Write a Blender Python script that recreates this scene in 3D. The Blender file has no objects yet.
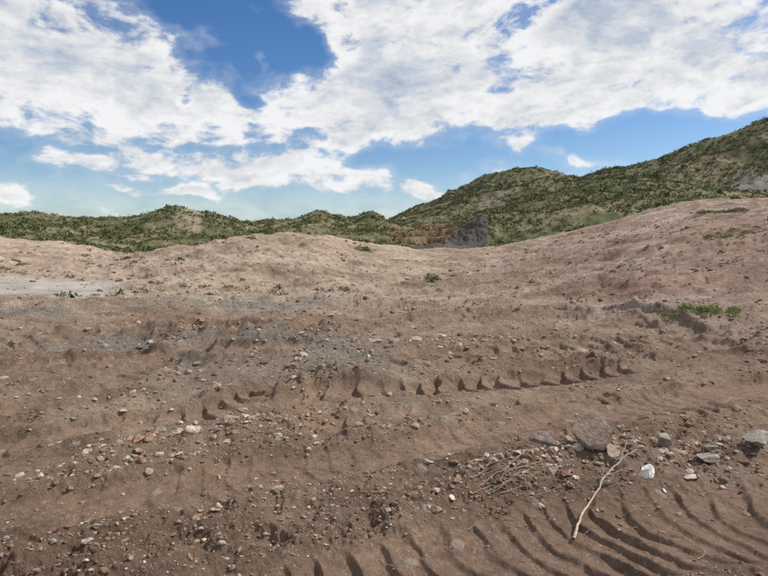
import bpy, math, numpy as np
from mathutils import Vector
rng=np.random.RandomState(7)
CAMH=1.65; FPX=554.7; PITCH=math.atan((288-250)/FPX)
def ray(u,v):
    cx=(u-384)/FPX; cy=(288-v)/FPX
    return cx, math.cos(PITCH)+cy*math.sin(PITCH), -math.sin(PITCH)+cy*math.cos(PITCH)
def azz(u,v,r):
    x,y,z=ray(u,v); return math.atan2(x,y), CAMH+r*z/math.hypot(x,y)
def gp(u,v,z0=0.0):
    x,y,z=ray(u,v); t=(z0-CAMH)/z; return (x*t,y*t)
# ---------- noise
T=[rng.rand(256,256) for _ in range(4)]
def vn(x,y,k=0):
    t=T[k%4]; xi=np.floor(x).astype(np.int64); yi=np.floor(y).astype(np.int64)
    fx=x-xi; fy=y-yi; fx=fx*fx*fx*(fx*(fx*6-15)+10); fy=fy*fy*fy*(fy*(fy*6-15)+10)
    a=xi&255;b=(xi+1)&255;c=yi&255;d=(yi+1)&255
    return ((t[a,c]*(1-fx)+t[b,c]*fx)*(1-fy)+(t[a,d]*(1-fx)+t[b,d]*fx)*fy)*2-1
def fbm(x,y,sc,octs=4,gain=0.5,k=0,ridge=False):
    x=x/sc+k*17.3;y=y/sc-k*9.1;o=np.zeros_like(x);a=1.0;n=0
    for i in range(octs):
        v=vn(x,y,i+k)
        if ridge: v=1-2*np.abs(v)
        o+=a*v; n+=a; a*=gain
        x,y=(0.8*x-0.6*y)*2.03+3.1,(0.6*x+0.8*y)*2.03+7.7
    return o/n
def sstep(a,b,x):
    t=np.clip((x-a)/(b-a),0,1); return t*t*(3-2*t)
# ---------- control rings: (distance, [(u,v)...])
rings=[
 (25,[(-300,300),(0,287),(130,289),(200,289),(400,287),(500,281),(600,268),(700,250),(768,240),(1000,215)]),
 (36,[(-300,285),(0,274),(100,273),(200,262),(290,256),(380,262),(440,268),(500,262),(600,240),(700,218),(768,213),(1000,195)]),
 (52,[(-300,268),(0,258),(60,260),(100,259),(130,256),(200,245),(250,236),(290,232),(330,236),(380,244),(420,250),(460,250),(500,246),(550,237),(600,224),(650,209),(700,199),(768,199),(1000,180)]),
 (70,[(-300,250),(0,246),(60,250),(130,257),(200,252),(290,245),(380,253),(420,256),(500,255),(600,238),(700,219),(768,216),(1000,200)]),
 (95,[(-300,232),(0,234),(60,239),(100,247),(130,251),(200,247),(290,245),(380,250),(420,251),(500,250),(600,240),(700,225),(768,220),(1000,205)]),
 (111,[(-300,230),(0,232),(60,236),(100,241),(130,244),(200,240),(290,239),(380,245),(420,248),(440,248),(470,247),(486,243),(500,240),(560,231),(600,224),(700,214),(768,215),(1000,200)]),
 (127,[(-300,229),(0,231),(60,234),(130,238),(200,236),(290,235),(380,241),(420,245),(440,242),(455,234),(470,224),(483,216),(500,218),(520,215),(560,208),(600,203),(700,201),(768,208),(1000,195)]),
 (175,[(-300,228),(0,227),(60,228),(100,224),(130,217),(150,211),(170,207),(185,208),(215,216),(250,225),(270,223),(300,212),(320,208),(340,214),(352,216),(373,211),(384,220),(400,227),(430,224),(450,220),(480,211),(520,202),(560,190),(600,179),(640,173),(680,176),(720,186),(768,194),(1000,190)]),
 (215,[(-300,230),(0,229),(100,229),(170,218),(250,229),(320,218),(384,226),(430,222),(480,218),(560,206),(640,192),(720,198),(768,198),(1000,190)]),
 (310,[(-300,211),(-100,212),(0,217),(30,216),(70,221),(110,222),(150,225),(250,226),(384,223),(400,215),(430,203),(460,189),(485,176),(515,169),(545,169),(562,176),(582,178),(600,172),(640,162),(680,151),(720,136),(768,117),(900,88),(1100,80)]),
 (420,[(-300,235),(384,235),(550,225),(768,200),(1000,190)]),
 (700,[(-300,243),(384,245),(1000,240)]),
]
# ---------- grid
az_f=np.radians(np.linspace(-40,40,1080))
az_l=np.radians(np.linspace(-180,-40.6,90)); 
AZ=np.concatenate([az_l,az_f,-az_l[::-1]])
R=np.concatenate([np.geomspace(0.35,2.2,50)[:-1],np.geomspace(2.2,12,540)[:-1],np.geomspace(12,60,290)[:-1],np.geomspace(60,430,310)[:-1],np.geomspace(430,6000,40)])
nA,nR=len(AZ),len(R)
prof=[]
for r,tab in rings:
    a=[];z=[]
    for u,v in tab:
        p=azz(u,v,r);a.append(p[0]);z.append(p[1])
    zm=(z[0]+z[-1])/2
    a=[-math.pi,-2.2]+a+[2.2,math.pi]; z=[zm,zm*0.6+z[0]*0.4]+z+[zm*0.6+z[-1]*0.4,zm]
    prof.append(np.interp(AZ,a,z))
rr=[0,11]+[q[0] for q in rings]+[6000]
Z=[np.zeros(nA),np.zeros(nA)]+prof+[np.zeros(nA)]
Z=np.array(Z).T
base=np.empty((nA,nR))
for i in range(nA): base[i]=np.interp(R,rr,Z[i])
def smooth(a,n,axis):
    k=np.hanning(n+2)[1:-1];k/=k.sum()
    pad=[(0,0),(0,0)];pad[axis]=(n//2,n//2)
    b=np.pad(a,pad,mode='edge'); return np.apply_along_axis(lambda m:np.convolve(m,k,'valid'),axis,b)
b2=smooth(base,35,1);b3=smooth(base,15,1);wf=sstep(80,100,R)[None,:];b2=b2*(1-wf)+b3*wf;b2=smooth(b2,13,0)
w=sstep(10,14,R)[None,:]
base=b2*w+base*(1-w)
A2,R2=np.meshgrid(AZ,R,indexing='ij')
X=np.sin(A2)*R2; Y=np.cos(A2)*R2
near=slice(0,int(np.searchsorted(R,30)))
def polyst(pts,x,y):
    P=np.array(pts,float)
    Q=[]
    for i in range(len(P)-1):
        p0=P[max(i-1,0)];p1=P[i];p2=P[i+1];p3=P[min(i+2,len(P)-1)]
        for t in np.linspace(0,1,5)[:-1]:
            Q.append(0.5*((2*p1)+(-p0+p2)*t+(2*p0-5*p1+4*p2-p3)*t*t+(-p0+3*p1-3*p2+p3)*t**3))
    Q.append(P[-1]);Q=np.array(Q)
    best=np.full(x.shape,1e9);S=np.zeros(x.shape);Tt=np.zeros(x.shape);acc=0
    for i in range(len(Q)-1):
        d=Q[i+1]-Q[i];L=np.hypot(*d)
        if L<1e-6: continue
        d=d/L;px=x-Q[i,0];py=y-Q[i,1]
        s=np.clip(px*d[0]+py*d[1],0,L);ex=px-s*d[0];ey=py-s*d[1];dd=np.hypot(ex,ey)
        m=dd<best;best[m]=dd[m];S[m]=(s+acc)[m];Tt[m]=(np.sign(-px*d[1]+py*d[0])*dd)[m];acc+=L
    return best,S,Tt,acc
x=X[:,near];y=Y[:,near];rn=R2[:,near]
warpx=fbm(x,y,0.8,2,k=1)*0.07; warpy=fbm(x,y,0.8,2,k=2)*0.07
xw=x+warpx;yw=y+warpy
tA=[gp(250,650),gp(380,590),gp(500,553),gp(630,530),gp(760,520),gp(900,522)]
tB=[gp(-80,530),gp(110,503),gp(250,478),gp(400,452),gp(550,418),gp(690,398),gp(860,385)]
tC=[gp(250,415),gp(340,398),gp(450,386),gp(540,380),gp(640,376)]
tC2=[gp(300,436),gp(420,414),gp(520,402),gp(620,394)]
tJ=[gp(480,446),gp(600,424),gp(700,412),gp(830,402)]
tI=[gp(-60,382),gp(80,372),gp(200,366),gp(330,362)]
tF=[gp(380,372),gp(470,358),gp(580,352),gp(680,352),gp(850,362)]
tD=[gp(-60,350),gp(150,338),gp(330,332),gp(470,322),gp(560,321),gp(640,329),gp(700,340)]
tE=[gp(-50,420),gp(100,392),gp(230,350),gp(330,322)]
tH=[gp(-60,455),gp(90,432),gp(220,412),gp(300,385)]
tG=[gp(470,312),gp(560,308),gp(640,312),gp(720,322)]
rough=np.ones(x.shape)
H=np.zeros(x.shape)
tread=np.zeros(x.shape)
def track(pts,width,depth,lug,lugsp,bend,berm=0.03,wob=0.03,emin=.3):
    global H,rough,tread
    d,s,t,L=polyst(pts,xw,yw)
    ends=sstep(0,0.4,s)*sstep(0,0.4,L-s)
    hw=width/2
    inside=(1-sstep(hw*0.85,hw*1.15,d+.06*fbm(x,y,.3,3,k=2)))*ends
    bm=np.exp(-((d-hw*1.3)/(hw*0.32))**2)*ends
    ph=(s+bend*np.cos(np.clip(t/hw,-1,1)*2.6)*0.055+wob*fbm(x,y,0.35,3,k=3)+wob*2*fbm(x,y,.9,1,k=0))/lugsp
    cell=np.floor(ph);fr=ph-cell
    tri=np.where(fr<0.22,sstep(0,.22,fr),((1-fr)/0.78)**1.4)
    ero=emin+(1.1-emin)*sstep(-0.35,0.35,fbm(x,y,0.6,3,k=2))
    H+=inside*(-depth+lug*ero*(tri-0.4))+berm*bm*(0.6+0.8*fbm(x,y,0.25,3,k=1))
    rough*=1-0.72*inside; tread=np.maximum(tread,inside)
und=fbm(x,y,4.0,3,k=1)*0.16*sstep(4,9,rn)+fbm(x,y,1.3,3,k=2)*0.05
ridg=fbm(x*0.3,y,1.6,4,k=3,ridge=True)
flatL=sstep(-0.41,-0.5,A2[:,near])*sstep(18.5,22,rn)
H+=und*(1-flatL)
H+=0.20*np.maximum(ridg,0)*sstep(5.5,9,rn)*(1-flatL)
track(tA,0.90,0.02,0.042,0.18,1.0,0.03,.055,.6)
track(tB,0.62,0.05,0.018,0.20,1.0,0.04)
track(tJ,0.34,0.03,0.045,0.22,-1.0,0.03,.06,.3)
track(tI,0.5,0.05,0.05,0.34,1.0,0.08,.06,.4)
track(tH,0.5,0.04,0.05,0.26,1.0,0.05,.06)
track(tC2,0.40,0.02,0.06,0.24,1.0,0.03,.06,.3)
track(tC,0.46,0.035,0.078,0.29,1.0,0.05,.085,.4)
track(tF,0.50,0.04,0.07,0.33,-1.0,0.06,.06)
track(tD,0.7,0.06,0.06,0.45,1.0,0.12,.06)
track(tE,0.6,0.05,0.04,0.3,1.0,0.07,.05)
track(tG,0.8,0.04,0.04,0.5,1.0,0.08,.06)
def berm(pts,wd,ht):
    global H,rough
    d,s,t,L=polyst(pts,xw,yw); e=np.exp(-(d/wd)**2)*(1-0.7*tread)
    H+=ht*e*(0.8+0.6*fbm(x,y,0.35,3,k=2)); rough+=0.8*e
    return e
berm([gp(440,500),gp(520,474),gp(590,462),gp(680,462),gp(790,462)],0.20,0.10)
berm([gp(-40,575),gp(120,560),gp(260,540),gp(380,510)],0.25,0.04)
berm([gp(60,478),gp(130,452),gp(200,440),gp(330,425)],0.18,0.07)
berm([gp(240,402),gp(310,392),gp(350,388)],0.35,0.20)
berm([gp(180,345),gp(260,350),gp(330,345)],0.6,0.18)
berm([gp(600,440),gp(700,425),gp(780,418)],0.15,0.04)
cl=fbm(x,y,0.20,5,0.64,k=1)
cl2=sstep(0.12,0.45,fbm(x,y,0.11,2,0.4,k=2))
cl3=np.maximum(fbm(x,y,0.45,4,0.55,k=3),0)
cl4=fbm(x,y,0.9,4,0.6,k=2,ridge=True)
patch=0.5+1.0*sstep(-0.3,0.4,fbm(x,y,1.1,3,k=2))
nf_=sstep(3.2,6,rn)*.6+.4
cc_=rough*patch*(0.045*cl+0.010*cl2*sstep(10,5,rn)+0.085*cl3*nf_+0.03*cl4*nf_+sstep(5,10,rn)*0.08*cl4)*(1-0.8*flatL)
lim=.06+.10*sstep(4,10,rn)
H+=lim*np.tanh(cc_/lim)
fade=1-sstep(22,29.5,rn)
Hf=np.zeros_like(X);Hf[:,near]=H*fade
flat=sstep(-0.41,-0.5,A2)*sstep(18.5,22,R2)*(1-sstep(28,33,R2))
mid=sstep(10,28,R2)*(1-flat*.95)
far=sstep(72,110,R2)
n1=fbm(X,Y,6.0,6,0.55,k=1); n2=fbm(X,Y,38.0,6,0.52,k=2,ridge=True)
n3=fbm(X,Y,14.0,5,0.55,k=3,ridge=True)
rill=fbm(X*1.0+Y*0.5,Y*0.22,2.2,4,0.55,k=1,ridge=True)
midd=fbm(X,Y,1.8,5,0.65,k=3)
def ux(u): return azz(u,230,100)[0]
def win(a,b,soft=0.012): return sstep(ux(a)-soft,ux(a)+soft,A2)*sstep(ux(b)+soft,ux(b)-soft,A2)
lowhill=win(90,420,.05)
cliffz=win(440,520,.02)*(1-sstep(135,150,R2))
Zt=base+Hf+mid*(1-far)*(0.28*n1+0.27*rill+0.26*midd)+far*(1-.75*cliffz)*(n2*(1.9+2.1*sstep(180,240,R2))+n3*1.5-1.2)*(R2<600)*(1-0.7*lowhill*(1-sstep(90,120,R2)))
Zt+=cliffz*sstep(108,114,R2)*1.1*fbm(X*1.6,Y*.5,5,5,.6,k=1,ridge=True)*(1-sstep(128,140,R2))
cut=win(388,450,.008)*sstep(122,132,R2)*(1-sstep(176,190,R2))*.8
q_=(Zt+.5*fbm(X,Y,9,3,k=1))/2.4
ter=Zt-q_*2.4+(np.floor(q_)+sstep(0.55,0.98,q_-np.floor(q_)))*2.4
Zt=Zt*(1-cut)+ter*cut
# ---------- colours
def C(r,g,b): return np.array([r,g,b])
col=np.zeros(X.shape+(3,))
def mix(m,c):
    global col
    col=col*(1-m[...,None])+c*m[...,None]
col[:]=C(.325,.232,.163)
mix(sstep(-0.4,0.5,fbm(X,Y,5,4,k=2))*0.8,C(.385,.295,.215))
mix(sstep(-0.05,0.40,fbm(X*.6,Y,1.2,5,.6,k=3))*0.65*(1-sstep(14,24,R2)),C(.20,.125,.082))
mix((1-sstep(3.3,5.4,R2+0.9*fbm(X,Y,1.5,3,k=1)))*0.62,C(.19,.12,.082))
mix(sstep(7,17,R2)*0.75*sstep(-.5,.3,fbm(X,Y,3,4,k=1)),C(.47,.375,.285))
mix(sstep(0.0,0.35,fbm(X*.35,Y,2.0,5,.62,k=2))*0.6*sstep(6,10,R2)*(1-sstep(26,40,R2)),C(.245,.16,.108))
red=sstep(0.02,0.42,A2)*sstep(9,16,R2)*(1-sstep(60,90,R2))
mix(red*(0.4+0.45*sstep(-0.3,0.3,fbm(X*0.4,Y,2.4,5,k=3))),C(.33,.215,.165))
mix(red*0.6*sstep(0.0,0.35,fbm(X*0.5,Y,3,5,.6,k=2)),C(.48,.39,.33))
mix(red*0.7*sstep(0.03,0.3,fbm(X*0.6,Y,1.3,5,.65,k=1)),C(.20,.13,.097))
lef=sstep(-0.2,-0.45,A2)*sstep(28,45,R2)
mix(lef*0.45,C(.43,.315,.255))
mix(sstep(26,38,R2)*(1-.6*red)*.6*sstep(0.05,.35,fbm(X*.5,Y,3,5,.62,k=0)),C(.26,.19,.135))
mix(flat*0.85,C(.48,.44,.39))
gg=sstep(0.05,0.34,fbm(X*0.6,Y,1.8,5,k=0))*sstep(5.5,8,R2)*(1-sstep(16,25,R2))*sstep(0.14,-0.06,A2)
mix(gg*0.7,C(.25,.23,.195))
tt=np.zeros_like(X);tt[:,near]=tread
mix(tt*0.6*(1-sstep(7,12,R2)),C(.34,.225,.157))
start=92-18*lowhill
hs=sstep(start,start+12,R2+6*fbm(X,Y,8,4,k=1))
mix(hs,C(.185,.16,.09)); mix(hs*sstep(-0.35,0.2,fbm(X,Y,14,5,k=2))*0.85,C(.09,.10,.043))
mix(hs*sstep(0.14,0.36,fbm(X*1.4,Y,11,5,.6,k=0))*0.6*(1-sstep(200,240,R2)*.6),C(.27,.215,.145))
jit=6*fbm(X,Y,10,4,k=3)
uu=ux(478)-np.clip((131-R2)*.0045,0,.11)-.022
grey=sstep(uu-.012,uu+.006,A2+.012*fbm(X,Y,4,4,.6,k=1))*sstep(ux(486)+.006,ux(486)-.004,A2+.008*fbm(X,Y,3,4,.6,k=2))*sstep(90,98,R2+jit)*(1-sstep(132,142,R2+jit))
br=win(388,455,.01)*sstep(112,122,R2+jit)*(1-sstep(180,190,R2+jit))
mix(br*0.9,C(.20,.125,.072)); mix(br*0.65*sstep(-.05,.3,fbm(X,Y,9,4,k=1)),C(.11,.10,.045))
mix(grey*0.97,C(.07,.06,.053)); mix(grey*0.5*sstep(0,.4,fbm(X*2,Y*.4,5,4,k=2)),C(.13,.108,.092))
gr2=win(734,900,.01)*sstep(205,216,R2+jit)*(1-sstep(238,248,R2+jit))
mix(gr2*0.85,C(.25,.225,.20)); mix(gr2*0.6*sstep(0,.3,fbm(X*1.5,Y,5,4,k=1)),C(.12,.11,.09))
gr3=win(474,508,.01)*sstep(212,225,R2+jit)*(1-sstep(250,262,R2+jit))
mix(gr3*0.6,C(.22,.18,.14))
gr4=win(180,202,.01)*sstep(130,145,R2+1.6*jit)*(1-sstep(175,185,R2))
mix(gr4*0.6,C(.34,.28,.20))
bare=np.clip(grey+br*0.7+gr2*.9+gr3*0.6+gr4*0.6,0,1)
col*= (1+0.27*fbm(X,Y,0.5,4,.6,k=1)*(R2<30)+.34*fbm(X,Y,2,6,.68,k=3)*(R2>14)*(R2<95))[...,None]
col=np.clip(col,0.02,0.8)
def zat(px,py):
    a=np.arctan2(px,py);r=np.hypot(px,py)
    i=np.clip(np.searchsorted(AZ,a)-1,0,nA-2);j=np.clip(np.searchsorted(R,r)-1,0,nR-2)
    fa=np.clip((a-AZ[i])/(AZ[i+1]-AZ[i]),0,1);fr=np.clip((r-R[j])/(R[j+1]-R[j]),0,1)
    return (Zt[i,j]*(1-fa)+Zt[i+1,j]*fa)*(1-fr)+(Zt[i,j+1]*(1-fa)+Zt[i+1,j+1]*fa)*fr
def fat(F,px,py):
    a=np.arctan2(px,py);r=np.hypot(px,py)
    i=np.clip(np.searchsorted(AZ,a),0,nA-1);j=np.clip(np.searchsorted(R,r),0,nR-1)
    return F[i,j]
def mk(name,V,F,cols,mat,smoothf=False):
    me=bpy.data.meshes.new(name);n=F.shape[1]
    me.vertices.add(len(V));me.vertices.foreach_set('co',np.ascontiguousarray(V,np.float32).ravel())
    me.loops.add(F.size);me.loops.foreach_set('vertex_index',np.ascontiguousarray(F,np.int32).ravel())
    me.polygons.add(len(F));me.polygons.foreach_set('loop_start',np.arange(0,F.size,n,dtype=np.int32))
    me.polygons.foreach_set('use_smooth',np.full(len(F),smoothf))
    me.update(calc_edges=True)
    if cols is not None:
        at=me.attributes.new('Col','FLOAT_COLOR','POINT')
        c4=np.ones((len(V),4),np.float32);c4[:,:3]=cols;at.data.foreach_set('color',c4.ravel())
    ob=bpy.data.objects.new(name,me);bpy.context.scene.collection.objects.link(ob)
    if mat: me.materials.append(mat)
    return ob
# ---------- materials
def attmat(name,rough=0.9,nsc=20,nam=0.3,bump=0.0,bsc=40,det=3):
    m=bpy.data.materials.new(name);m.use_nodes=True;nt=m.node_tree;N=nt.nodes;L=nt.links
    bs=N['Principled BSDF'];bs.inputs['Roughness'].default_value=rough
    bs.inputs['Specular IOR Level'].default_value=0.15
    a=N.new('ShaderNodeAttribute');a.attribute_name='Col'
    tc=N.new('ShaderNodeTexCoord')
    no=N.new('ShaderNodeTexNoise');no.inputs['Scale'].default_value=nsc;no.inputs['Detail'].default_value=det
    L.new(tc.outputs['Object'],no.inputs['Vector'])
    mr=N.new('ShaderNodeMapRange');mr.inputs[1].default_value=0.3;mr.inputs[2].default_value=0.7
    mr.inputs[3].default_value=1-nam;mr.inputs[4].default_value=1+nam
    L.new(no.outputs['Fac'],mr.inputs[0])
    vm=N.new('ShaderNodeVectorMath');vm.operation='SCALE'
    L.new(a.outputs['Color'],vm.inputs[0]);L.new(mr.outputs[0],vm.inputs['Scale'])
    L.new(vm.outputs[0],bs.inputs['Base Color'])
    if bump:
        n2=N.new('ShaderNodeTexNoise');n2.inputs['Scale'].default_value=bsc;n2.inputs['Detail'].default_value=4
        L.new(tc.outputs['Object'],n2.inputs['Vector'])
        b=N.new('ShaderNodeBump');b.inputs['Strength'].default_value=1;b.inputs['Distance'].default_value=bump
        L.new(n2.outputs['Fac'],b.inputs['Height']);L.new(b.outputs[0],bs.inputs['Normal'])
    return m,nt,vm,bs,tc
gm,nt,vm,bs,tc=attmat('soil',0.95,2.5,0.14)
N=nt.nodes;L=nt.links
def mth(op,a,b):
    n=N.new('ShaderNodeMath');n.operation=op
    for i,q in enumerate((a,b)):
        if isinstance(q,(int,float)): n.inputs[i].default_value=q
        else: L.new(q,n.inputs[i])
    return n.outputs[0]
n1_=N.new('ShaderNodeTexNoise');n1_.inputs['Scale'].default_value=14;n1_.inputs['Detail'].default_value=6;n1_.inputs['Roughness'].default_value=0.8
L.new(tc.outputs['Object'],n1_.inputs['Vector'])
mr=N.new('ShaderNodeMapRange');mr.inputs[1].default_value=0.3;mr.inputs[2].default_value=0.7;mr.inputs[3].default_value=0.58;mr.inputs[4].default_value=1.42
L.new(n1_.outputs['Fac'],mr.inputs[0])
v2=N.new('ShaderNodeVectorMath');v2.operation='SCALE';L.new(vm.outputs[0],v2.inputs[0]);L.new(mr.outputs[0],v2.inputs['Scale'])
cur=v2.outputs[0]; hsum=mth('MULTIPLY',n1_.outputs['Fac'],0.10)
for sc,th,colr,seed in ((30,0.88,(.42,.35,.28,1),0),(7,0.93,(.46,.38,.32,1),5)):
    mp=N.new('ShaderNodeMapping');mp.inputs['Location'].default_value=(seed,seed*2,seed)
    L.new(tc.outputs['Object'],mp.inputs['Vector'])
    dn=N.new('ShaderNodeTexVoronoi');dn.inputs['Scale'].default_value=sc
    L.new(mp.outputs[0],dn.inputs['Vector'])
    sp=N.new('ShaderNodeSeparateColor');L.new(dn.outputs['Color'],sp.inputs[0])
    g=mth('GREATER_THAN',sp.outputs[0],th)
    dm=N.new('ShaderNodeMapRange');dm.inputs[1].default_value=0.25;dm.inputs[2].default_value=0.42;dm.inputs[3].default_value=1;dm.inputs[4].default_value=0
    L.new(dn.outputs['Distance'],dm.inputs[0])
    mu=mth('MULTIPLY',g,dm.outputs[0])
    mx=N.new('ShaderNodeMix');mx.data_type='RGBA';mx.inputs[7].default_value=colr
    L.new(mth('MULTIPLY',mu,.7),mx.inputs[0]);L.new(cur,mx.inputs[6]);cur=mx.outputs[2]
    hsum=mth('ADD',hsum,mth('MULTIPLY',mu,.3/sc))
L.new(cur,bs.inputs['Base Color'])
b1=N.new('ShaderNodeBump');b1.inputs['Distance'].default_value=1.0;b1.inputs['Strength'].default_value=1
L.new(hsum,b1.inputs['Height']);L.new(b1.outputs[0],bs.inputs['Normal'])
# ---------- terrain mesh
V=np.stack([X,Y,Zt],-1).reshape(-1,3)
I,J=np.meshgrid(np.arange(nA-1),np.arange(nR-1),indexing='ij')
a=(I*nR+J).ravel();F=np.stack([a,a+1,a+nR+1,a+nR],-1)[:,::-1]
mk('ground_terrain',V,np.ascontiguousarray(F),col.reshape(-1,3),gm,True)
# ---------- stones
import bmesh
def ico(sub):
    bm=bmesh.new();bmesh.ops.create_icosphere(bm,subdivisions=sub,radius=1)
    v=np.array([q.co[:] for q in bm.verts]);f=np.array([[w.index for w in p.verts] for p in bm.faces]);bm.free();return v,f
def protos(sub,n):
    v,f=ico(sub);out=[]
    for k in range(n):
        p=v.copy()
        for c in range(9):
            d=rng.normal(size=3);d/=np.linalg.norm(d);h=rng.uniform(0.5,0.9)
            q=p@d;m=q>h;p[m]-=np.outer(q[m]-h,d)
        p*=1+0.06*rng.normal(size=(len(p),1))*(0.5 if sub>2 else 1)
        out.append(p)
    return out,f
def scatter(px,py,size,colr,sub,nm,mat,sink=0.35,flat=(0.4,0.85)):
    pr,f=protos(sub,12);n=len(px);nv=len(pr[0])
    k=rng.randint(0,12,n);P=np.array(pr)[k]
    P=P*np.stack([size*rng.uniform(.8,1.5,n),size*rng.uniform(.6,1.1,n),size*rng.uniform(flat[0],flat[1],n)],-1)[:,None,:]
    t=rng.normal(0,0.3,n);c,s=np.cos(t)[:,None],np.sin(t)[:,None]
    yy=P[:,:,1]*c-P[:,:,2]*s;zz=P[:,:,1]*s+P[:,:,2]*c;P[:,:,1]=yy;P[:,:,2]=zz
    t=rng.uniform(0,6.28,n);c,s=np.cos(t)[:,None],np.sin(t)[:,None]
    xx=P[:,:,0]*c-P[:,:,1]*s;yy=P[:,:,0]*s+P[:,:,1]*c;P[:,:,0]=xx;P[:,:,1]=yy
    P[:,:,0]+=px[:,None];P[:,:,1]+=py[:,None];P[:,:,2]+=(zat(px,py)+size*sink*0.4)[:,None]
    Fa=(f[None]+(np.arange(n)*nv)[:,None,None]).reshape(-1,3)
    return mk(nm,P.reshape(-1,3),Fa,np.repeat(colr,nv,0),mat)
sm=attmat('stone',0.9,25,0.35,0.01,60)[0]
pal=np.array([[.22,.14,.095],[.26,.17,.115],[.19,.12,.08],[.30,.205,.145],[.38,.29,.22],[.44,.36,.29],[.34,.29,.245],[.41,.30,.24],[.26,.245,.21],[.50,.44,.38]])
def pick(n,p): 
    return pal[rng.choice(10,n,p=np.array(p)/sum(p))]*rng.uniform(.8,1.15,(n,1))
n=46000
a=np.radians(rng.uniform(-46,46,n));r=np.exp(rng.uniform(math.log(2.2),math.log(40),n))
px=np.sin(a)*r;py=np.cos(a)*r
dens=sstep(-0.45,0.45,fbm(px,py,1.2,3,k=2))*(1-0.85*fat(tt,px,py))*(1-.9*fat(flat,px,py))
rg=np.zeros_like(X);rg[:,near]=np.clip(rough-1,0,1); dens=np.clip(dens+fat(rg,px,py),0.05,1)
kp=rng.rand(n)<dens;px,py,r=px[kp],py[kp],r[kp];n=len(px)
size=np.clip(np.exp(rng.normal(math.log(0.0070),0.55,n)),0.003,0.045)*(r/3.2)**0.62
scatter(px,py,size,pick(n,[6,5,6,4,2,1.1,1.2,1.2,.7,.4]),2,'gravel_stones',sm)
n=3200
a=np.radians(rng.uniform(-46,46,n));r=np.exp(rng.uniform(math.log(4.5),math.log(85),n))
px=np.sin(a)*r;py=np.cos(a)*r;kp=(fat(tt,px,py)<0.3)&(fat(flat,px,py)<.3)&(rng.rand(n)<sstep(-.4,.3,fbm(px,py,3,3,k=1)));px,py,r=px[kp],py[kp],r[kp];n=len(px)
scatter(px,py,np.clip(np.exp(rng.normal(math.log(.019),.45,n)),.008,.05)*(r/5)**0.62,pick(n,[3,3,2,3,3,2.5,2,2.5,1,.7]),3,'rubble_stones',sm,0.3)
pts=[]
for poly,cnt,spread in (([gp(470,490),gp(540,468),gp(600,458),gp(700,458),gp(790,452)],800,0.17),([gp(250,492),gp(300,488)],20,0.06),([gp(590,372),gp(520,350),gp(440,345)],130,0.5),([gp(280,372),gp(360,352),gp(430,352)],160,0.5),([gp(100,350),gp(200,345),gp(300,345)],130,0.6),([gp(60,478),gp(200,440),gp(330,425)],220,0.2)):
    P=np.array(poly);seg=rng.uniform(0,len(P)-1.001,cnt);i=seg.astype(int);q=P[i]+(P[i+1]-P[i])*(seg-i)[:,None]+rng.normal(0,spread,(cnt,2));pts.append(q)
q=np.concatenate(pts);n=len(q)
scatter(q[:,0].copy(),q[:,1].copy(),np.clip(np.exp(rng.normal(math.log(0.014),.6,n)),.006,.06)*(np.hypot(q[:,0],q[:,1])/4)**.6,pick(n,[3,3,2,2,2,1.6,2,1.6,2,.6]),3,'berm_rubble_stones',sm)
def rock(nm,u,v,dims,rz,tilt,c,sub=4,seed=0,lift=0.3,cuts=13,hr=(.4,.8)):
    x0,y0=gp(u,v,0.05);p,f=ico(sub);rs=np.random.RandomState(seed)
    for k in range(cuts):
        d=rs.normal(size=3);d/=np.linalg.norm(d);h=rs.uniform(*hr);qq=p@d;m=qq>h;p[m]-=np.outer(qq[m]-h,d)
    p*=1+0.04*fbm(p[:,0]+p[:,2],p[:,1]-p[:,2]*.7,.4,3)[:,None]
    p=p*np.array(dims)
    c1,s1=math.cos(tilt),math.sin(tilt);yy=p[:,1]*c1-p[:,2]*s1;zz=p[:,1]*s1+p[:,2]*c1;p[:,1]=yy;p[:,2]=zz
    c1,s1=math.cos(rz),math.sin(rz);xx=p[:,0]*c1-p[:,1]*s1;yy=p[:,0]*s1+p[:,1]*c1;p[:,0]=xx;p[:,1]=yy
    z0=float(zat(np.array([x0]),np.array([y0]))[0])
    p+=np.array([x0,y0,z0+dims[2]*lift]);
    return mk(nm,p,f,np.tile(np.array(c),(len(p),1)),sm)
rock('rock_slab',594,460,(.25,.20,.06),.3,.85,(.22,.165,.13),seed=3,lift=1.5,hr=(.3,.7),cuts=10)
rock('rock_slab',548,454,(.15,.11,.04),-.5,.55,(.25,.20,.165),seed=5,lift=1.4,hr=(.3,.7),cuts=10)
rock('white_rock',645,478,(.085,.05,.07),.5,.3,(.76,.74,.70),seed=28,lift=.45,cuts=9,hr=(.22,.6))
rock('grey_rock',757,458,(.17,.11,.08),.2,.3,(.31,.27,.23),seed=11,lift=.6,hr=(.3,.7),cuts=10)
rock('grey_rock',712,462,(.14,.10,.05),-.3,.2,(.30,.24,.20),seed=12,lift=.7,hr=(.3,.7),cuts=10)
rock('grey_rock',664,449,(.11,.08,.07),.9,.3,(.30,.26,.22),seed=14,lift=.6,hr=(.3,.7),cuts=10)
rock('pale_rock',427,461,(.05,.035,.02),.1,.1,(.42,.37,.32),seed=15)
rock('pale_rock',278,492,(.06,.04,.02),.2,.1,(.38,.32,.26),seed=16)
rock('pale_rock',305,368,(.08,.06,.05),.2,.1,(.45,.38,.32),seed=17)
rock('pale_rock',440,342,(.14,.1,.07),.2,.1,(.45,.38,.32),seed=18)
rock('pale_rock',690,478,(.07,.04,.02),.2,.1,(.44,.36,.30),seed=19)
rock('pale_rock',375,351,(.16,.1,.05),.2,.1,(.43,.36,.30),seed=20)
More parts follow.
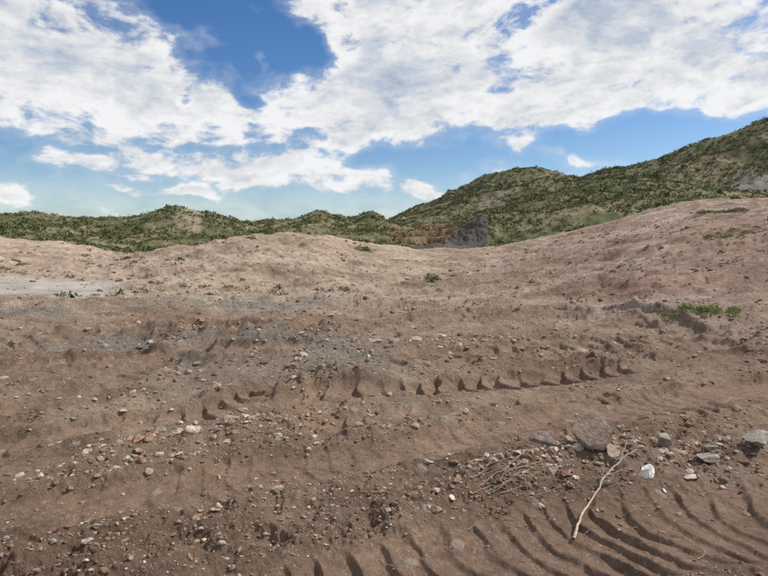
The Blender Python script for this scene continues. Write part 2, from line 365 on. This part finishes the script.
# ---------- foliage masses
def foliage(px,py,Rb,colr,nf,nm,mat,hz=0.8,leaf=0.45):
    n=len(px);z=zat(px,py)
    d=rng.normal(size=(n,nf,3));d/=np.linalg.norm(d,axis=2,keepdims=True);d[:,:,2]=np.abs(d[:,:,2])
    lump=1+0.35*np.sin(d[:,:,0]*5+rng.uniform(0,6,(n,1)))*np.sin(d[:,:,1]*4+rng.uniform(0,6,(n,1)))
    rad=(rng.uniform(.35,1,(n,nf))**.5*lump)[:,:,None]
    c=d*rad*Rb[:,None,None];c[:,:,2]*=hz
    o=rng.normal(size=(n,nf,3,3))*(Rb*leaf)[:,None,None,None]*0.6
    Vv=c[:,:,None,:]+o;Vv[...,0]+=px[:,None,None];Vv[...,1]+=py[:,None,None];Vv[...,2]+=z[:,None,None]
    cc=colr[:,None,None,:]*rng.uniform(.65,1.35,(n,nf,1,1));cc=np.broadcast_to(cc,(n,nf,3,3))
    Vv=Vv.reshape(-1,3);return mk(nm,Vv,np.arange(len(Vv)).reshape(-1,3),cc.reshape(-1,3),mat)
fm=attmat('scrub_leaves',0.8,2,0.2,det=1)[0]
gp_=np.array([[.125,.14,.05],[.095,.11,.042],[.155,.16,.068],[.075,.09,.037],[.17,.16,.08]])
n=112000
a=np.radians(rng.uniform(-46,46,n));r=np.sqrt(rng.uniform(72**2,335**2,n))
px=np.sin(a)*r;py=np.cos(a)*r
d=(0.25+0.75*sstep(-0.45,0.15,fbm(px,py,12,5,.6,k=2)))*(1-0.95*fat(bare,px,py))*fat(hs,px,py)**2
kp=rng.rand(n)<d*0.85;px,py,r=px[kp],py[kp],r[kp];n=len(px);print('bushes',n)
Rb=np.clip(np.exp(rng.normal(math.log(0.50),.42,n)),.2,1.3)*(0.7+.3*sstep(80,150,r))
fc=gp_[rng.randint(0,5,n)]*rng.uniform(.75,1.2,(n,1))
fc*=(1-.25*sstep(200,250,r)*sstep(-.1,.1,np.arctan2(px,py)))[:,None]
foliage(px,py,Rb,fc,17,'scrub_bushes',fm,.85,.38)
n=1100
a=np.radians(rng.uniform(-46,46,n));r=rng.uniform(20,92,n);px=np.sin(a)*r;py=np.cos(a)*r
kp=(rng.rand(n)<sstep(-.1,.5,fbm(px,py,9,3,k=3)));px,py=px[kp],py[kp];n=len(px)
foliage(px,py,rng.uniform(.08,.33,n),gp_[rng.randint(0,5,n)]*np.array([1.2,1.05,1.2]),50,'grass_tufts',fm,0.6,.3)
def herb(nm,u,v,r,n,wd,c,hz=.6,sz=.12):
    x,y,z=ray(u,v);h=math.hypot(x,y);x0,y0=x/h*r,y/h*r
    q=np.array([x0,y0])+rng.normal(0,1,(n,2))*np.array([wd,wd*.5])
    foliage(q[:,0],q[:,1],rng.uniform(.6,1.2,n)*sz,np.tile(np.array(c),(n,1))*rng.uniform(.7,1.3,(n,1)),140,nm,fm,hz,.16)
herb('green_weed',703,328,12.8,28,.27,(.21,.26,.07),.8,.12)
herb('green_bush',433,283,26,5,.18,(.13,.17,.05),1,.28)
herb('green_bush',363,252,44,7,.5,(.14,.16,.05),.8,.4)
herb('green_bush',748,260,27,22,.9,(.18,.19,.08),.5,.22)
herb('green_bush',722,236,38,16,.7,(.16,.17,.08),.5,.3)
herb('green_bush',18,262,45,8,.6,(.16,.18,.07),.6,.3)
# ---------- sticks
def tube(pts,radii,seg=7):
    P=np.array(pts,float);V=[];F=[]
    for i,p in enumerate(P):
        d=P[min(i+1,len(P)-1)]-P[max(i-1,0)];d/=np.linalg.norm(d)+1e-9
        s=np.cross(d,[0.1,0.2,1]);s/=np.linalg.norm(s);t=np.cross(d,s)
        for k in range(seg):
            an=2*math.pi*k/seg;V.append(p+radii[i]*(math.cos(an)*s+math.sin(an)*t))
    for i in range(len(P)-1):
        for k in range(seg):
            F.append((i*seg+k,i*seg+(k+1)%seg,(i+1)*seg+(k+1)%seg,(i+1)*seg+k))
    return V,F
def sticks(nm,lst,c,mat):
    V=[];F=[]
    for pts,ra in lst:
        P=np.array(pts,float);m=len(P);t=np.linspace(0,m-1,m*5);Q=np.stack([np.interp(t,range(m),P[:,k]) for k in range(3)],-1)
        Q[1:-1]+=rng.normal(0,ra[0]*.35,Q[1:-1].shape)
        rd=np.interp(t,[0,m-1],ra);v,f=tube(Q,rd);o=len(V);V+=v;F+=[tuple(k+o for k in q) for q in f]
    V=np.array(V);mk(nm,V,np.array(F),np.tile(np.array(c),(len(V),1))*rng.uniform(.85,1.1,(len(V),1)),mat,True)
wood=attmat('dead_wood',.8,60,.3,.003,120)[0]
def g3(u,v,up):
    x_,y_=gp(u,v,0.03);return (x_,y_,float(zat(np.array([x_]),np.array([y_]))[0])+up)
sticks('dead_branch',[([g3(574,530,.012),g3(582,512,.03),g3(590,500,.03),g3(604,486,.07),g3(620,478,.11),g3(636,474,.13)],(.0085,.004)),
  ([g3(604,486,.07),g3(622,486,.09),g3(630,488,.1)],(.005,.002)),([g3(620,478,.11),g3(626,470,.15)],(.004,.002))],(.42,.34,.25),wood)
tw=[]
for k in range(22):
    u0=rng.uniform(455,530);v0=rng.uniform(480,500);tw.append(([g3(u0,v0,.01),g3(u0+rng.uniform(8,30),v0+rng.uniform(-8,4),.05),g3(u0+rng.uniform(25,60),v0+rng.uniform(-12,6),.03+rng.uniform(0,.06))],(.0032,.001)))
for k in range(10):
    u0=rng.uniform(700,735);tw.append(([g3(u0,462,0),g3(u0+rng.uniform(-6,8),462,rng.uniform(.1,.22))],(.003,.001)))
for k in range(70):
    u0=rng.uniform(0,768);v0=rng.uniform(350,560);du=rng.uniform(-18,18);dv_=rng.uniform(-4,4)
    tw.append(([g3(u0,v0,.006),g3(u0+du*.5,v0+dv_*.2,.02),g3(u0+du,v0+dv_,.008)],(.0028,.001)))
sticks('dry_twigs',tw,(.36,.30,.22),wood)
tw=[]
for k in range(420):
    u0=rng.normal(318,11);v0=rng.normal(386,3.5);b=np.array(g3(u0,v0,0));d=rng.normal(0,1,3);d[2]=abs(d[2])*.45;d/=np.linalg.norm(d);l=rng.uniform(.02,.09)
    tw.append(([b,b+d*l*.5,b+d*l+np.array([0,0,-.01])],(.004,.0015)))
sticks('dry_brush',tw,(.10,.07,.048),wood)
# ---------- world
SUN_EL,SUN_AZ=math.radians(47),math.radians(74)
w=bpy.data.worlds.new('World');bpy.context.scene.world=w;w.use_nodes=True;nt=w.node_tree;N=nt.nodes;L=nt.links;N.clear()
def M(op,a,b=None,c=None,cl=False):
    n=N.new('ShaderNodeMath');n.operation=op;n.use_clamp=cl
    for i,q in enumerate((a,b,c)):
        if q is None: continue
        if isinstance(q,(int,float)): n.inputs[i].default_value=q
        else: L.new(q,n.inputs[i])
    return n.outputs[0]
def MR(x,a,b,c,d,t='SMOOTHSTEP'):
    n=N.new('ShaderNodeMapRange');n.interpolation_type=t
    L.new(x,n.inputs[0])
    for i,q in enumerate((a,b,c,d)): n.inputs[i+1].default_value=q
    return n.outputs[0]
tc=N.new('ShaderNodeTexCoord');sx=N.new('ShaderNodeSeparateXYZ');L.new(tc.outputs['Generated'],sx.inputs[0])
azn=M('ARCTAN2',sx.outputs[0],sx.outputs[1]);el=M('ARCSINE',sx.outputs[2])
cb=N.new('ShaderNodeCombineXYZ');L.new(azn,cb.inputs[0]);L.new(el,cb.inputs[1])
def noise(vec,sc,det,ro,off=(0,0,0),stretch=(1,2.0,1),dist=0):
    mp=N.new('ShaderNodeMapping');mp.inputs['Scale'].default_value=stretch;mp.inputs['Location'].default_value=off
    L.new(vec,mp.inputs['Vector']);n=N.new('ShaderNodeTexNoise');n.noise_dimensions='2D';n.inputs['Scale'].default_value=sc;n.inputs['Detail'].default_value=det;n.inputs['Roughness'].default_value=ro
    n.inputs['Distortion'].default_value=dist
    L.new(mp.outputs[0],n.inputs['Vector']);return n.outputs['Fac']
nw=N.new('ShaderNodeTexNoise');nw.noise_dimensions='2D';nw.inputs['Scale'].default_value=7;nw.inputs['Detail'].default_value=3;L.new(cb.outputs[0],nw.inputs['Vector'])
vs=N.new('ShaderNodeVectorMath');vs.operation='MULTIPLY_ADD';L.new(nw.outputs['Color'],vs.inputs[0]);vs.inputs[1].default_value=(.16,.08,0);vs.inputs[2].default_value=(-.08,-.04,0)
va=N.new('ShaderNodeVectorMath');L.new(cb.outputs[0],va.inputs[0]);L.new(vs.outputs[0],va.inputs[1]);wv=va.outputs[0]
blobs=[(60,30,190,60,.9,0),(0,85,190,75,.9,0),(110,115,170,50,.9,0),(215,112,120,50,.8,0),(285,130,110,38,.75,0),(350,105,110,50,.7,0),(250,125,90,24,.5,0),(180,135,120,22,.4,0),
 (480,50,230,95,1.0,0),(640,50,240,90,1.0,0),(740,60,160,60,.7,0),(400,100,150,60,.6,0),(440,-40,300,70,.6,0),(540,110,130,34,.5,0),(620,90,150,34,.4,0),(315,20,60,50,.5,0),
 (300,178,230,24,.85,-.05),(130,160,160,20,.30,-.05),(400,186,90,14,.6,0),(168,191,52,11,.9,0),(8,186,42,15,.8,0),(262,51,22,12,.9,0),(520,148,60,14,.7,.2),(560,160,26,11,.8,0),(612,130,22,14,.8,0),(586,170,22,9,.8,0),(740,98,26,10,.5,0),
 (228,28,80,44,-1.2,0),(170,95,44,20,-1.0,0),(295,50,44,20,-.9,0),(250,103,34,14,-.8,0),(300,133,26,15,-.8,0),(430,160,110,18,-.8,0),(690,135,200,30,-.9,.0),(560,200,260,26,-.3,0),(60,140,220,12,-.6,0)]
dens=None
for (u,v,su,sv,am,rot) in blobs:
    x_,y_,z_=ray(u,v);aa=math.atan2(x_,y_);ee=math.atan2(z_,math.hypot(x_,y_))
    mp=N.new('ShaderNodeMapping');mp.vector_type='TEXTURE';mp.inputs['Location'].default_value=(aa,ee,0);mp.inputs['Rotation'].default_value=(0,0,rot);mp.inputs['Scale'].default_value=(su/FPX*.9,sv/FPX,1)
    L.new(wv,mp.inputs['Vector']);g=N.new('ShaderNodeTexGradient');g.gradient_type='SPHERICAL';L.new(mp.outputs[0],g.inputs[0])
    gs=MR(g.outputs['Fac'],0,.75,0,am)
    dens=gs if dens is None else M('ADD',dens,gs)
xo=M('ABSOLUTE',azn);out=M('MAXIMUM',MR(xo,.72,1.0,0,.55),MR(el,.5,.75,0,.5))
dens=M('MINIMUM',M('MAXIMUM',M('ADD',dens,out),-0.8),0.90)
def field(off):
    n1=noise(cb.outputs[0],5,8,.60,(3.1+off[0],1.7+off[1],0),(1,2.3,1),.3)
    n2=noise(cb.outputs[0],17,5,.6,(1.1+off[0],4.7+off[1],0),(1,1.8,1),.2)
    return M('ADD',M('MULTIPLY',M('SUBTRACT',n1,.5),2.6),M('MULTIPLY',M('SUBTRACT',n2,.5),1.6))
f0=field((0,0));f1=field((-.03,-.07))
D=M('ADD',M('ADD',dens,-.36),f0)
cov=MR(D,-.22,.42,0,1)
thin=M('MAXIMUM',MR(D,-.8,.2,0,.24),MR(el,.0,.15,.58,0))
cov=M('MAXIMUM',cov,thin)
sh=M('SUBTRACT',f0,f1)
thick=MR(D,.4,1.2,0,1)
lum=M('ADD',MR(sh,-.6,.6,-.18,.18,'LINEAR'),M('SUBTRACT',.86,M('MULTIPLY',thick,.30)))
lum=M('MINIMUM',M('MAXIMUM',lum,.43),.92)
hz=MR(el,.0,.14,1,0);lum=M('SUBTRACT',lum,M('MULTIPLY',M('MULTIPLY',hz,M('SUBTRACT',1,MR(D,-.2,.4,0,1))),.24))
tint=N.new('ShaderNodeMix');tint.data_type='RGBA';tint.inputs[6].default_value=(.78,.92,1.12,1);tint.inputs[7].default_value=(1,1,1.01,1)
L.new(MR(lum,.5,.85,0,1),tint.inputs[0])
sky=N.new('ShaderNodeTexSky');sky.sky_type='NISHITA';sky.sun_disc=False;sky.sun_elevation=SUN_EL;sky.sun_rotation=SUN_AZ;sky.air_density=1.0;sky.dust_density=.4;sky.ozone_density=1.3
hs_=N.new('ShaderNodeHueSaturation');hs_.inputs['Hue'].default_value=.508;hs_.inputs['Saturation'].default_value=1.34;L.new(sky.outputs[0],hs_.inputs['Color'])
bgs=N.new('ShaderNodeBackground');bgs.inputs['Strength'].default_value=.115;L.new(hs_.outputs[0],bgs.inputs['Color'])
bgc=N.new('ShaderNodeBackground');L.new(tint.outputs[2],bgc.inputs['Color']);L.new(lum,bgc.inputs['Strength'])
ms=N.new('ShaderNodeMixShader');L.new(M('MULTIPLY',cov,.97),ms.inputs[0]);L.new(bgs.outputs[0],ms.inputs[1]);L.new(bgc.outputs[0],ms.inputs[2])
wo=N.new('ShaderNodeOutputWorld');L.new(ms.outputs[0],wo.inputs[0])
# ---------- sun
sd=bpy.data.lights.new('sun','SUN');sd.energy=4.7;sd.angle=math.radians(.5);sd.color=(1,.965,.91)
so=bpy.data.objects.new('sun',sd);bpy.context.scene.collection.objects.link(so)
dv=Vector((math.sin(SUN_AZ)*math.cos(SUN_EL),math.cos(SUN_AZ)*math.cos(SUN_EL),math.sin(SUN_EL)))
so.rotation_euler=dv.to_track_quat('Z','Y').to_euler()
# ---------- camera
cd=bpy.data.cameras.new('camera');cd.lens=26;cd.sensor_width=36;cd.clip_end=20000;cd.clip_start=.05
co=bpy.data.objects.new('camera',cd);bpy.context.scene.collection.objects.link(co);co.location=(0,0,CAMH);co.rotation_euler=(math.pi/2-PITCH,0,0)
sc=bpy.context.scene;sc.camera=co;sc.view_settings.view_transform='Standard';sc.view_settings.look='None';sc.view_settings.exposure=0
